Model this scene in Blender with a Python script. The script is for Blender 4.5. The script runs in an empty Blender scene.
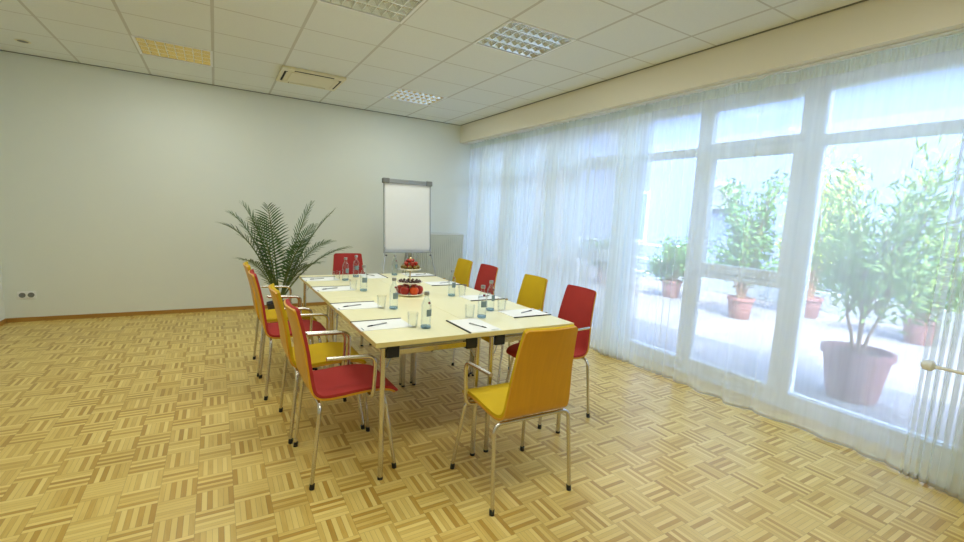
import bpy, bmesh, math, random
from mathutils import Vector, Matrix
C = bpy.context.scene
COL = C.collection
PI = math.pi
rnd = random.Random(7)

# ------------------------------------------------------------------ camera, sky, sun, exposure
CAM_H = 1.392
cd = bpy.data.cameras.new('camera'); cam = bpy.data.objects.new('camera', cd); COL.objects.link(cam)
cd.sensor_width = 36; cd.lens = 450.05 / 964 * 36; cd.clip_start = .05
yw, pt_, rl = math.radians(30.7711), math.radians(7.0899), math.radians(2.9242)
fw = Vector((math.sin(yw)*math.cos(pt_), math.cos(yw)*math.cos(pt_), -math.sin(pt_)))
rt = Vector((math.cos(yw), -math.sin(yw), 0)); up = rt.cross(fw)
RR = rt*math.cos(rl) + up*math.sin(rl); UU = -rt*math.sin(rl) + up*math.cos(rl)
cam.matrix_world = Matrix(((RR.x, UU.x, -fw.x, 0), (RR.y, UU.y, -fw.y, 0), (RR.z, UU.z, -fw.z, CAM_H), (0, 0, 0, 1)))
C.camera = cam

w = bpy.data.worlds.new('sky'); C.world = w; w.use_nodes = True
nt = w.node_tree; bg = nt.nodes['Background']
sk = nt.nodes.new('ShaderNodeTexSky'); sk.sky_type = 'NISHITA'; sk.sun_disc = False
sk.sun_elevation = math.radians(62); sk.sun_rotation = math.radians(200); sk.dust_density = 1.5
nt.links.new(sk.outputs[0], bg.inputs[0]); bg.inputs[1].default_value = 1.15

sd = bpy.data.lights.new('sun', 'SUN'); sun = bpy.data.objects.new('sun', sd); COL.objects.link(sun)
sd.energy = 4.8; sd.angle = math.radians(.6); sd.color = (1, .96, .88)
sun_from = Vector((-.36, -.5, 1)).normalized()
sun.rotation_euler = sun_from.to_track_quat('Z', 'Y').to_euler()

# a light portal in the window opening: emits nothing, it only steers the sky sampling
pd = bpy.data.lights.new('window_portal', 'AREA'); pd.shape = 'RECTANGLE'; pd.size = 2.5; pd.size_y = 5.8
pd.cycles.is_portal = True
po = bpy.data.objects.new('window_portal', pd); COL.objects.link(po)
po.location = (4.0, 3.65, 1.25); po.rotation_euler = (0, math.radians(90), 0)

vs = C.view_settings; vs.view_transform = 'Standard'; vs.look = 'None'; vs.gamma = 1; vs.use_curve_mapping = False
vs.exposure = 1.25
LAMP_W = 4.5      # each louvre fitting
cy = C.cycles
cy.use_denoising = True; cy.max_bounces = 14; cy.diffuse_bounces = 8; cy.glossy_bounces = 6
cy.transmission_bounces = 12; cy.transparent_max_bounces = 32; cy.caustics_reflective = False; cy.caustics_refractive = False
cy.sample_clamp_indirect = 6

# ------------------------------------------------------------------ materials
def newmat(name):
    m = bpy.data.materials.new(name); m.use_nodes = True
    return m, m.node_tree, m.node_tree.nodes, m.node_tree.links
def N(nt, t, **k):
    n = nt.nodes.new(t)
    for a, b in k.items(): setattr(n, a, b)
    return n
def math_(nt, op, a, b=None, c=None):
    n = nt.nodes.new('ShaderNodeMath'); n.operation = op
    for i, v in enumerate((a, b, c)):
        if v is None: continue
        if isinstance(v, (int, float)): n.inputs[i].default_value = v
        else: nt.links.new(v, n.inputs[i])
    return n.outputs[0]
def mixc(nt, f, a, b):
    n = nt.nodes.new('ShaderNodeMix'); n.data_type = 'RGBA'
    for s, v in ((n.inputs[0], f), (n.inputs[6], a), (n.inputs[7], b)):
        if isinstance(v, (int, float)): s.default_value = v
        elif isinstance(v, tuple): s.default_value = (*v[:3], 1)
        else: nt.links.new(v, s)
    return n.outputs[2]
def S(r, g, b):      # sRGB 0-255 to linear
    f = lambda c: (c/255/12.92) if c/255 <= .04045 else ((c/255+.055)/1.055)**2.4
    return (f(r), f(g), f(b))
def mat(name, col, rough=.6, metal=0, var=.06, scale=20, bump=0, bscale=200, stretch=None, spec=.5, trans=0, ior=1.45):
    m, nt, nd, lk = newmat(name); p = nd['Principled BSDF']
    tc = N(nt, 'ShaderNodeTexCoord'); mp = N(nt, 'ShaderNodeMapping')
    if stretch: mp.inputs['Scale'].default_value = stretch
    lk.new(tc.outputs['Object'], mp.inputs[0])
    nz = N(nt, 'ShaderNodeTexNoise'); nz.inputs['Scale'].default_value = scale; nz.inputs['Detail'].default_value = 4
    lk.new(mp.outputs[0], nz.inputs[0])
    a = tuple(c*(1-var) for c in col); b = tuple(min(1, c*(1+var)) for c in col)
    lk.new(mixc(nt, nz.outputs[0], a, b), p.inputs['Base Color'])
    p.inputs['Roughness'].default_value = rough; p.inputs['Metallic'].default_value = metal
    p.inputs['Specular IOR Level'].default_value = spec
    p.inputs['Transmission Weight'].default_value = trans; p.inputs['IOR'].default_value = ior
    if bump:
        n2 = N(nt, 'ShaderNodeTexNoise'); n2.inputs['Scale'].default_value = bscale; lk.new(mp.outputs[0], n2.inputs[0])
        bp = N(nt, 'ShaderNodeBump'); bp.inputs['Strength'].default_value = bump; bp.inputs['Distance'].default_value = .002
        lk.new(n2.outputs[0], bp.inputs['Height']); lk.new(bp.outputs[0], p.inputs['Normal'])
    return m

M = {}
M['wall'] = mat('wall_paint', S(226, 231, 225), .9, var=.012, scale=3, bump=.1, bscale=300)
M['beam'] = mat('beam_paint', S(230, 226, 212), .9, var=.012, scale=3)
M['white'] = mat('white_lacquer', S(236, 238, 238), .35, var=.01)
M['pvc'] = mat('white_window_plastic', S(225, 232, 234), .3, var=.01)
M['chrome'] = mat('satin_nickel', (.62, .59, .54), .22, 1, var=.03)
M['alu'] = mat('matt_aluminium', (.42, .43, .43), .4, 1, var=.03)
M['black'] = mat('black_plastic', (.012, .012, .013), .45, var=.1)
M['grey'] = mat('grey_plastic', S(120, 122, 118), .5)
M['red'] = mat('red_fabric', S(172, 50, 46), .85, var=.10, scale=9, bump=.35, bscale=900)
M['yellow'] = mat('yellow_fabric', S(206, 172, 14), .85, var=.08, scale=9, bump=.35, bscale=900)
M['shell'] = mat('beech_veneer', S(210, 153, 36), .32, var=.10, scale=7, stretch=(9, 1, .7))
M['top'] = mat('maple_laminate', S(240, 234, 192), .3, var=.03, scale=5, stretch=(8, .7, 1))
M['edge'] = mat('maple_edge_band', S(222, 206, 140), .4, var=.05, scale=20)
M['skirt'] = mat('brown_wood_skirting', S(172, 128, 58), .45, var=.12, scale=6, stretch=(.5, 3, 3))
M['paper'] = mat('paper', S(240, 241, 240), .8, var=.01)
M['cardb'] = mat('dark_card', S(40, 38, 38), .7)
M['radw'] = mat('radiator_enamel', S(212, 216, 206), .4, var=.01)
M['leafp'] = mat('palm_leaf', S(62, 100, 50), .45, var=.35, scale=6)
M['stemp'] = mat('palm_stem', S(96, 112, 60), .55, var=.2)
M['soil'] = mat('soil', S(50, 38, 28), .95, var=.3, scale=60)
M['pot'] = mat('dark_pot', S(70, 62, 58), .6)
M['terra'] = mat('terracotta', S(142, 98, 98), .75, var=.1, scale=8)
M['leafo'] = mat('shrub_leaf', S(138, 172, 84), .5, var=.35, scale=5)
M['leafb'] = mat('bush_leaf', S(84, 128, 64), .55, var=.4, scale=4)
M['leafy'] = mat('bright_leaf', S(160, 182, 60), .55, var=.3, scale=4)
M['bark'] = mat('bark', S(150, 118, 92), .9, var=.25, scale=15)
M['apple'] = mat('apple_skin', S(158, 36, 28), .3, var=.45, scale=16, stretch=(3, 3, .6))
M['applel'] = mat('orange_red_apple_skin', S(206, 78, 30), .3, var=.4, scale=16, stretch=(3, 3, .6))
M['berry'] = mat('dark_berry_skin', S(74, 36, 20), .35, var=.4, scale=40)
M['straw'] = mat('strawberry_skin', S(178, 48, 34), .35, var=.3, scale=60)
M['pear'] = mat('olive_fruit_skin', S(120, 98, 30), .4, var=.4, scale=30)
M['stalk'] = mat('fruit_stalk', S(90, 80, 40), .8)
M['gold'] = mat('brass', (.72, .56, .30), .28, 1)
M['plate'] = mat('white_porcelain', S(238, 234, 222), .2)
M['acp'] = mat('cream_plastic', S(226, 220, 190), .45, var=.01)
M['dark'] = mat('dark_gap', (.02, .02, .018), .8)
M['mirror'] = mat('louvre_mirror', (.86, .86, .82), .16, 1, var=.02)
M['blade'] = mat('blade_aluminium', (.78, .78, .74), .25, 1, var=.02)
M['tube'] = mat('fluorescent_tube', S(245, 245, 240), .35, var=.01)
_p = M['tube'].node_tree.nodes['Principled BSDF']; _p.inputs['Emission Color'].default_value = (1, .97, .86, 1); _p.inputs['Emission Strength'].default_value = 3.0
M['tray'] = mat('lamp_tray', S(235, 232, 215), .5)
M['sol'] = mat('shade_toned_render', S(128, 142, 178), .9, var=.05, scale=1.2)  # sky-lit shade of a white wall, put into the base colour
M['fence'] = mat('grey_fence', S(150, 158, 162), .7, var=.08)
M['pink'] = mat('pink_petal', S(220, 90, 130), .6)
M['blue'] = mat('blue_glaze', S(110, 140, 190), .3)
M['reddot'] = mat('dark_red_print', S(120, 30, 40), .6)
M['lprint'] = mat('grey_print', S(120, 140, 145), .6)

def glass(name, tint, gl=.1, fs_=.3):
    m, nt, nd, lk = newmat(name); nd.remove(nd['Principled BSDF']); out = nd['Material Output']
    tr = N(nt, 'ShaderNodeBsdfTransparent'); tr.inputs[0].default_value = (*tint, 1)
    g = N(nt, 'ShaderNodeBsdfGlossy'); g.inputs['Roughness'].default_value = .03
    fr = N(nt, 'ShaderNodeFresnel'); fr.inputs[0].default_value = 1.45
    mx = N(nt, 'ShaderNodeMixShader')
    f = math_(nt, 'ADD', math_(nt, 'MULTIPLY', fr.outputs[0], fs_), gl)
    lk.new(math_(nt, 'MINIMUM', f, 1.0), mx.inputs[0]); lk.new(tr.outputs[0], mx.inputs[1]); lk.new(g.outputs[0], mx.inputs[2])
    lk.new(mx.outputs[0], out.inputs[0]); return m
M['glass'] = glass('window_glass', (.97, .985, .99), .0, .7)
M['tumbler'] = glass('clear_glass', (.975, .985, .985), .02)
M['bottle'] = glass('bottle_glass', (.93, .965, .975), .04)
M['bbase'] = glass('thick_bottle_base_glass', (.62, .76, .88), .05)

def sheer(name, alpha, col=S(248, 252, 251), streak=.3):
    m, nt, nd, lk = newmat(name); nd.remove(nd['Principled BSDF']); out = nd['Material Output']
    tc = N(nt, 'ShaderNodeTexCoord'); wv = N(nt, 'ShaderNodeTexNoise'); wv.inputs['Scale'].default_value = 30
    mp = N(nt, 'ShaderNodeMapping'); mp.inputs['Scale'].default_value = (1, 1, .03); lk.new(tc.outputs['Object'], mp.inputs[0]); lk.new(mp.outputs[0], wv.inputs[0])
    tr = N(nt, 'ShaderNodeBsdfTransparent')
    df = N(nt, 'ShaderNodeBsdfDiffuse'); df.inputs[0].default_value = (*col, 1)
    tl = N(nt, 'ShaderNodeBsdfTranslucent'); tl.inputs[0].default_value = (*col, 1)
    m1 = N(nt, 'ShaderNodeMixShader'); m1.inputs[0].default_value = .5
    lk.new(df.outputs[0], m1.inputs[1]); lk.new(tl.outputs[0], m1.inputs[2])
    m2 = N(nt, 'ShaderNodeMixShader')
    a = math_(nt, 'ADD', math_(nt, 'MULTIPLY', math_(nt, 'SUBTRACT', wv.outputs[0], .5), streak), alpha)
    lk.new(a, m2.inputs[0]); lk.new(tr.outputs[0], m2.inputs[1]); lk.new(m1.outputs[0], m2.inputs[2])
    lk.new(m2.outputs[0], out.inputs[0]); return m
M['sheer'] = sheer('sheer_voile', .50, streak=.12)
M['sheer2'] = sheer('sheer_voile_dense', .60)
M['tape'] = sheer('curtain_heading_tape', .8, S(215, 220, 205))
M['hem'] = sheer('curtain_weighted_hem', .93, S(200, 194, 176))

def floor_mat():
    m, nt, nd, lk = newmat('mosaic_parquet'); p = nd['Principled BSDF']
    g = N(nt, 'ShaderNodeNewGeometry'); sp = N(nt, 'ShaderNodeSeparateXYZ'); lk.new(g.outputs['Position'], sp.inputs[0])
    B = .1525
    u = math_(nt, 'DIVIDE', math_(nt, 'ADD', sp.outputs[0], 10*B + .255), B)
    v = math_(nt, 'DIVIDE', math_(nt, 'ADD', sp.outputs[1], 40*B - 2.385), B)
    iu, iv = math_(nt, 'FLOOR', u), math_(nt, 'FLOOR', v)
    fu, fv = math_(nt, 'FRACT', u), math_(nt, 'FRACT', v)
    par = math_(nt, 'MODULO', math_(nt, 'ADD', iu, iv), 2.0)      # 0: strips run along Y
    def mx(a, b): return math_(nt, 'ADD', math_(nt, 'MULTIPLY', a, math_(nt, 'SUBTRACT', 1.0, par)), math_(nt, 'MULTIPLY', b, par))
    acr, alo = mx(fu, fv), mx(fv, fu)
    ns = 7.0
    st = math_(nt, 'MULTIPLY', acr, ns); si, sf = math_(nt, 'FLOOR', st), math_(nt, 'FRACT', st)
    cb = N(nt, 'ShaderNodeCombineXYZ'); lk.new(iu, cb.inputs[0]); lk.new(iv, cb.inputs[1]); lk.new(si, cb.inputs[2])
    wn = N(nt, 'ShaderNodeTexWhiteNoise'); wn.noise_dimensions = '3D'; lk.new(cb.outputs[0], wn.inputs[0])
    cb2 = N(nt, 'ShaderNodeCombineXYZ'); lk.new(iu, cb2.inputs[0]); lk.new(iv, cb2.inputs[1])
    wn2 = N(nt, 'ShaderNodeTexWhiteNoise'); wn2.noise_dimensions = '3D'; lk.new(cb2.outputs[0], wn2.inputs[0])
    # grain, stretched along the strip
    cb3 = N(nt, 'ShaderNodeCombineXYZ'); lk.new(math_(nt, 'MULTIPLY', acr, 6.0), cb3.inputs[0]); lk.new(math_(nt, 'MULTIPLY', alo, .6), cb3.inputs[1])
    lk.new(math_(nt, 'ADD', math_(nt, 'MULTIPLY', wn.outputs[0], 37.0), iu), cb3.inputs[2])
    gn = N(nt, 'ShaderNodeTexNoise'); gn.inputs['Scale'].default_value = 2.2; gn.inputs['Detail'].default_value = 3; lk.new(cb3.outputs[0], gn.inputs[0])
    cr = N(nt, 'ShaderNodeValToRGB')
    cr.color_ramp.elements[0].color = (*S(172, 132, 52), 1); cr.color_ramp.elements[0].position = 0
    cr.color_ramp.elements[1].color = (*S(236, 212, 132), 1); cr.color_ramp.elements[1].position = 1
    e = cr.color_ramp.elements.new(.30); e.color = (*S(196, 158, 72), 1)
    e = cr.color_ramp.elements.new(.55); e.color = (*S(222, 194, 110), 1)
    alt = math_(nt, 'MULTIPLY', math_(nt, 'MODULO', math_(nt, 'ADD', si, math_(nt, 'ADD', iu, iv)), 2.0), .30)
    val = math_(nt, 'ADD', math_(nt, 'ADD', math_(nt, 'MULTIPLY', wn.outputs[0], .52), alt), math_(nt, 'MULTIPLY', gn.outputs[0], .26))
    lk.new(math_(nt, 'ADD', val, .0), cr.inputs[0])
    def near(x, wd):   # 1 close to 0 or 1
        return math_(nt, 'GREATER_THAN', math_(nt, 'ABSOLUTE', math_(nt, 'SUBTRACT', x, .5)), .5 - wd)
    gap = math_(nt, 'MAXIMUM', near(sf, .035), near(alo, .006))
    col = mixc(nt, math_(nt, 'MULTIPLY', gap, .45), cr.outputs[0], S(110, 76, 34))
    lk.new(col, p.inputs['Base Color'])
    lk.new(math_(nt, 'ADD', .27, math_(nt, 'MULTIPLY', gn.outputs[0], .12)), p.inputs['Roughness'])
    p.inputs['Specular IOR Level'].default_value = .5
    bp = N(nt, 'ShaderNodeBump'); bp.inputs['Strength'].default_value = .12; bp.inputs['Distance'].default_value = .001
    lk.new(math_(nt, 'SUBTRACT', wn.outputs[0], gap), bp.inputs['Height']); lk.new(bp.outputs[0], p.inputs['Normal'])
    return m
M['floor'] = floor_mat()

GX, GY, TX, TY, HC = 1.846, 2.8644, .6128, .5712, 2.786
def ceil_mat():
    m, nt, nd, lk = newmat('ceiling_tiles'); p = nd['Principled BSDF']
    g = N(nt, 'ShaderNodeNewGeometry'); sp = N(nt, 'ShaderNodeSeparateXYZ'); lk.new(g.outputs['Position'], sp.inputs[0])
    fx = math_(nt, 'FRACT', math_(nt, 'DIVIDE', math_(nt, 'ADD', sp.outputs[0], 20*TX-GX), TX))
    fy = math_(nt, 'FRACT', math_(nt, 'DIVIDE', math_(nt, 'ADD', sp.outputs[1], 20*TY-GY), TY))
    def near(x, wd): return math_(nt, 'GREATER_THAN', math_(nt, 'ABSOLUTE', math_(nt, 'SUBTRACT', x, .5)), .5 - wd)
    bar = math_(nt, 'MAXIMUM', near(fx, .019), near(fy, .012))
    nz = N(nt, 'ShaderNodeTexNoise'); nz.inputs['Scale'].default_value = 90; lk.new(g.outputs['Position'], nz.inputs[0])
    c = mixc(nt, nz.outputs[0], S(222, 226, 222), S(230, 234, 230))
    lk.new(mixc(nt, bar, c, S(198, 198, 190)), p.inputs['Base Color']); p.inputs['Roughness'].default_value = .9
    bp = N(nt, 'ShaderNodeBump'); bp.inputs['Strength'].default_value = .06; bp.inputs['Distance'].default_value = .001
    lk.new(bar, bp.inputs['Height']); bp.invert = True; lk.new(bp.outputs[0], p.inputs['Normal'])
    return m
M['ceiling'] = ceil_mat()
def brick_mat(name, c1, c2, mortar, sc, bw, rh, axis='XY', rough=.85, ms=.012):
    m, nt, nd, lk = newmat(name); p = nd['Principled BSDF']
    g = N(nt, 'ShaderNodeNewGeometry'); sp = N(nt, 'ShaderNodeSeparateXYZ'); lk.new(g.outputs['Position'], sp.inputs[0])
    cb = N(nt, 'ShaderNodeCombineXYZ'); lk.new(sp.outputs['XYZ'.index(axis[0])], cb.inputs[0]); lk.new(sp.outputs['XYZ'.index(axis[1])], cb.inputs[1])
    b = N(nt, 'ShaderNodeTexBrick'); lk.new(cb.outputs[0], b.inputs[0])
    b.inputs['Color1'].default_value = (*c1, 1); b.inputs['Color2'].default_value = (*c2, 1); b.inputs['Mortar'].default_value = (*mortar, 1)
    b.inputs['Scale'].default_value = sc; b.inputs['Brick Width'].default_value = bw; b.inputs['Row Height'].default_value = rh; b.inputs['Mortar Size'].default_value = ms
    lk.new(b.outputs[0], p.inputs['Base Color']); p.inputs['Roughness'].default_value = rough
    return m
M['paving'] = brick_mat('terrace_paving', S(122, 122, 126), S(108, 112, 120), S(110, 112, 112), 1, .5, .5)
M['brick'] = brick_mat('pale_brick', S(196, 160, 148), S(178, 140, 130), S(206, 200, 196), 1, .25, .08, 'YZ')

# ------------------------------------------------------------------ mesh building
class MB:
    def __init__(s): s.v = []; s.f = []
    def add(s, vs_, fs, T=None):
        o = len(s.v)
        s.v += [tuple(T @ Vector(q)) if T else tuple(q) for q in vs_]
        s.f += [tuple(i+o for i in f) for f in fs]; return s
    def box(s, x0, x1, y0, y1, z0, z1, bev=0, T=None, seg=2):
        if x0 > x1: x0, x1 = x1, x0
        if y0 > y1: y0, y1 = y1, y0
        bm = bmesh.new(); bmesh.ops.create_cube(bm, size=1)
        for q in bm.verts: q.co = ((x0+x1)/2 + q.co.x*(x1-x0), (y0+y1)/2 + q.co.y*(y1-y0), (z0+z1)/2 + q.co.z*(z1-z0))
        if bev: bmesh.ops.bevel(bm, geom=bm.edges[:], offset=bev, segments=seg, affect='EDGES', profile=.6)
        bm.verts.index_update()
        s.add([tuple(q.co) for q in bm.verts], [[q.index for q in f.verts] for f in bm.faces], T); bm.free(); return s
    def tube(s, pts, r, n=10, caps=True, T=None):
        pts = [Vector(p) for p in pts]; k = len(pts)
        rs = r if isinstance(r, (list, tuple)) else [r]*k
        V = []; t0 = (pts[1]-pts[0]).normalized()
        a = t0.orthogonal().normalized()
        for i, p in enumerate(pts):
            t = ((pts[min(i+1, k-1)] - pts[max(i-1, 0)])).normalized()
            a = (a - t*a.dot(t)).normalized(); b = t.cross(a)
            V += [p + (a*math.cos(2*PI*j/n) + b*math.sin(2*PI*j/n))*rs[i] for j in range(n)]
        F = [[i*n+j, i*n+(j+1) % n, (i+1)*n+(j+1) % n, (i+1)*n+j] for i in range(k-1) for j in range(n)]
        if caps: F += [list(range(n))[::-1], [(k-1)*n+j for j in range(n)]]
        return s.add(V, F, T)
    def lathe(s, prof, n=20, T=None, c=(0, 0, 0)):
        V = []; F = []
        for r, z in prof:
            V += [(c[0]+max(r, 1e-5)*math.cos(2*PI*j/n), c[1]+max(r, 1e-5)*math.sin(2*PI*j/n), c[2]+z) for j in range(n)]
        for i in range(len(prof)-1):
            F += [[i*n+j, i*n+(j+1) % n, (i+1)*n+(j+1) % n, (i+1)*n+j] for j in range(n)]
        F += [list(range(n))[::-1], [(len(prof)-1)*n+j for j in range(n)]]
        return s.add(V, F, T)
    def build(s, name, m, parent=None, smooth=False, loc=None):
        me = bpy.data.meshes.new(name); me.from_pydata(s.v, [], s.f); me.update()
        me.materials.append(m)
        o = bpy.data.objects.new(name, me); COL.objects.link(o)
        if smooth:
            me.polygons.foreach_set('use_smooth', [True]*len(me.polygons))
            try: me.set_sharp_from_angle(angle=math.radians(38))
            except Exception: pass
        if parent: o.parent = parent
        if loc: o.location = loc
        return o
def tag(o, label=None, cat=None, group=None, kind=None):
    if label: o['label'] = label
    if cat: o['category'] = cat
    if group: o['group'] = group
    if kind: o['kind'] = kind
    return o
def thing(name, label, cat, loc=(0, 0, 0), rz=0, group=None):
    o = bpy.data.objects.new(name, None); COL.objects.link(o); o.empty_display_size = .1
    o.location = loc; o.rotation_euler = (0, 0, rz)
    return tag(o, label, cat, group)
def struct(name, mb, m, parent=None, smooth=False):
    o = mb.build(name, m, parent, smooth)
    if not parent: o['kind'] = 'structure'
    return o
def dup(root, loc, rz, label=None, group=None):
    def cp(o, par):
        c = o.copy(); COL.objects.link(c); c.parent = par
        for ch in o.children: cp(ch, c)
        return c
    kids = list(root.children); r = root.copy(); COL.objects.link(r)
    r.location = loc; r.rotation_euler = (0, 0, rz)
    for ch in kids: cp(ch, r)
    if label: r['label'] = label
    if group: r['group'] = group
    return r
def arc(c, r, a0, a1, n, f):     # points on an arc in a plane given by f(u,v)->3D
    return [f(c[0]+r*math.cos(a0+(a1-a0)*i/n), c[1]+r*math.sin(a0+(a1-a0)*i/n)) for i in range(n+1)]
def fillet(pts, rad, n=5):
    pts = [Vector(p) for p in pts]; out = [pts[0]]
    for i in range(1, len(pts)-1):
        a, b, c = pts[i-1], pts[i], pts[i+1]
        d1, d2 = (a-b), (c-b); r = min(rad, d1.length*.49, d2.length*.49)
        p1, p2 = b + d1.normalized()*r, b + d2.normalized()*r
        for k in range(n+1):
            t = k/n; out.append(p1*(1-t)**2 + b*2*t*(1-t) + p2*t*t)
    out.append(pts[-1]); return out

# ------------------------------------------------------------------ room shell
XL, XB, XW, YB, YF = -1.948, 3.386, 3.85, 6.581, -1.6
ZB = 2.512
XO = 4.02       # outer face of the window wall
struct('floor', MB().box(XL-.15, 3.80, YF-.15, YB+.15, -.12, 0), M['floor'])
struct('wall_back', MB().box(XL-.15, XO, YB, YB+.15, 0, 3.0), M['wall'])
struct('wall_left', MB().box(XL-.15, XL, YF, YB, 0, 3.0), M['wall'])
struct('wall_front', MB().box(XL-.15, XO, YF-.15, YF, 0, 3.0), M['wall'])
WEND = .78
struct('wall_right', MB().box(XW-.03, XO, YF, WEND-.12, 0, ZB), M['beam'])
struct('trim_1', MB().box(XB, XO, YF, YB, ZB, 3.0, .002), M['beam'])
# skirting
struct('baseboard_back', MB().box(XL+.012, XW-.05, YB-.012, YB, 0, .045, .003), M['skirt'])
struct('baseboard_left', MB().box(XL, XL+.012, YF, YB, 0, .045, .003), M['skirt'])
struct('trim_2', MB().box(3.80, XO+.01, WEND-.12, YB, -.12, .015, .002), M['pvc'])
# ceiling with holes where the fittings sit
holes = {(0, -4), (-2, -4), (-4, 0), (-4, -4), (0, 0), (-2, 0), (0, 4), (-4, 4), (-2, 4)}
cm = MB()
xs = [XL-.1] + [GX+i*TX for i in range(-6, 3)] + [XB+.1]
ys = [YF-.1] + [GY+j*TY for j in range(-7, 7)] + [YB+.1]
for i in range(len(xs)-1):
    for j in range(len(ys)-1):
        if (i-7, j-8) in holes: continue
        a, b, c, d = xs[i], xs[i+1], ys[j], ys[j+1]
        cm.add([(a, c, HC), (b, c, HC), (b, d, HC), (a, d, HC)], [(0, 3, 2, 1)])
struct('ceiling', cm, M['ceiling'])
struct('trim_3', MB().box(XL-.15, XO, YF-.15, YB+.15, 3.0, 3.12), M['wall'])    # slab over the hung ceiling
ang = MB()
ang.box(XL, XB, YB-.018, YB-.0005, HC-.006, HC-.001); ang.box(XB-.014, XB-.0005, YF, YB-.018, HC-.006, HC-.001)
struct('trim_4', ang, M['grey'])

# ------------------------------------------------------------------ windows: bays from the near end to the far corner
ZT0, ZT1 = 2.10, 2.42
def rect_frame(mb, y0, y1, z0, z1, t, x0, x1, bev=.004):
    mb.box(x0, x1, y0, y0+t, z0, z1, bev); mb.box(x0, x1, y1-t, y1, z0, z1, bev)
    mb.box(x0, x1, y0+t, y1-t, z0, z0+t, bev); mb.box(x0, x1, y0+t, y1-t, z1-t, z1, bev)
def bay(k, y0, y1, kind):
    e = bpy.data.objects.new('window_%d' % k, None); COL.objects.link(e); e['kind'] = 'structure'
    e.location = (XW, (y0+y1)/2, 0); ox, oy = XW, (y0+y1)/2
    a, b = y0-oy, y1-oy
    f = MB(); f.box(-.03, .07, a, a+.055, .0, ZB-.001, .004); f.box(-.03, .07, b-.055, b, .0, ZB-.001, .004)
    f.box(-.03, .07, a+.055, b-.055, 2.425, ZB-.001, .004); f.box(-.03, .07, a+.055, b-.055, 2.03, ZT0, .004); f.box(-.03, .07, a+.055, b-.055, 0.016, .125, .004)
    f.box(.018, .03, a+.05, b-.05, .02, .13)
    f.build('window_frame', M['pvc'], e)
    gy0, gy1 = a+.05, b-.05
    if kind == 'sash':
        s = MB(); rect_frame(s, a+.045, b-.045, 2.075, 2.445, .045, -.055, .02)
        rect_frame(s, a+.045, b-.045, .99, 2.06, .075, -.055, .02); rect_frame(s, a+.045, b-.045, .10, .985, .05, -.04, .02)
        s.build('sash_frame', M['pvc'], e)
        h = MB(); h.box(-.063, -.055, b-.098, b-.068, 1.49, 1.56, .004); h.tube(fillet([(-.06, b-.083, 1.525), (-.095, b-.083, 1.525), (-.095, b-.083, 1.41)], .02), .008)
        h.build('handle', M['white'], e, True)
    for z0, z1 in ((.11, 2.04), (2.09, 2.43)) if kind == 'fix' else ((.13, .95), (1.03, 2.02), (2.10, 2.42)):
        MB().box(.0, .012, gy0, gy1, z0, z1).build('pane', M['glass'], e)
    return e
bays = [(WEND-.12, 1.722, 'fix'), (1.722, 2.611, 'sash'), (2.611, 3.50, 'fix'), (3.50, 4.39, 'sash'), (4.39, 5.28, 'fix'), (5.28, 6.17, 'sash'), (6.17, YB, 'fix')]
for k, (a, b, kd) in enumerate(bays): bay(k+1, a, b, kd)

# ------------------------------------------------------------------ curtains
def curtain(name, y0, y1, fold, amp, xc, mname, label, seed, dens=None, fold2=None):
    r = random.Random(seed)
    e = thing(name, label, 'curtain', (xc, (y0+y1)/2, 0), 0, None)
    # fold phases along y
    ys_, ph = [], []
    y = y0; p = 0; a_ = []
    step = .008
    n = int((y1-y0)/step)
    offs = [r.uniform(0, 6.28) for _ in range(8)]
    for i in range(n+1):
        y = y0 + i*step
        lam = fold
        if dens: lam = dens(y)
        lam *= 1 + .35*math.sin(y*3.1+offs[0]) + .25*math.sin(y*7.7+offs[1])
        p += step/lam*2*PI
        ys_.append(y); ph.append(p); a_.append(amp*(1+.45*math.sin(y*4.3+offs[2])+.3*math.sin(y*9.1+offs[3])) * (1.0 if lam > .06 or fold < .1 else 1.0)*(2.4 if (dens and y < .87) else 1.0)*(1.3 if fold < .1 else 1))
    zs = [.008, .028, .06, .3, .7, 1.1, 1.5, 1.9, 2.2, 2.42, 2.46, 2.498]
    V = []; 
    for z in zs:
        t = z/2.475
        for i in range(n+1):
            k = (1.15-.15*t) if z < 2.3 else .55
            mod = 1 + .25*math.sin(z*1.3+ph[i]*.13+offs[4])
            x = a_[i]*k*mod*(math.sin(ph[i]+.25*math.sin(z*1.9+ys_[i]*2)) + .22*math.sin(2.3*ph[i]+offs[5]))
            x += .02*(1-t)*math.sin(ys_[i]*5+offs[6])
            if z > 2.3: x += .004*math.sin(ys_[i]*2*PI/.022)
            V.append((x, ys_[i]-(y0+y1)/2 + .35*a_[i]*math.cos(ph[i])*(1-t*.3), z))
    def rows(i0, i1):
        F = [(j*(n+1)+i, j*(n+1)+i+1, (j+1)*(n+1)+i+1, (j+1)*(n+1)+i) for j in range(i0, i1) for i in range(n)]
        return MB().add(V, F)
    rows(1, 9).build('cloth', M[mname], e, True)
    rows(9, 11).build('heading_tape', M['tape'], e, True)
    rows(0, 1).build('hem', M['hem'], e, True)
    return e
curtain('sheer_curtain', 2.965, 6.50, .085, .040, 3.53, 'sheer2', 'far white sheer curtain in dense narrow folds, reaching into the radiator corner', 3)
curtain('sheer_curtain', .30, 2.955, .26, .022, 3.50, 'sheer', 'near white sheer curtain hanging almost flat in front of the big potted shrub', 11,
        dens=lambda y: .055 if y < .87 else (.24 if y < 2.6 else .14))
rail = thing('curtain_rail', 'white curtain track running along the underside of the beam above both sheer curtains', 'curtain rail', (3.50, 3.2, ZB))
MB().box(-.055, .075, -3.0, 3.37, -.008, -.001, .001).build('track', M['white'], rail)
MB().box(-.012, .012, -2.95, 3.33, -.012, -.008).build('groove_strip', M['white'], rail)

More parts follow.
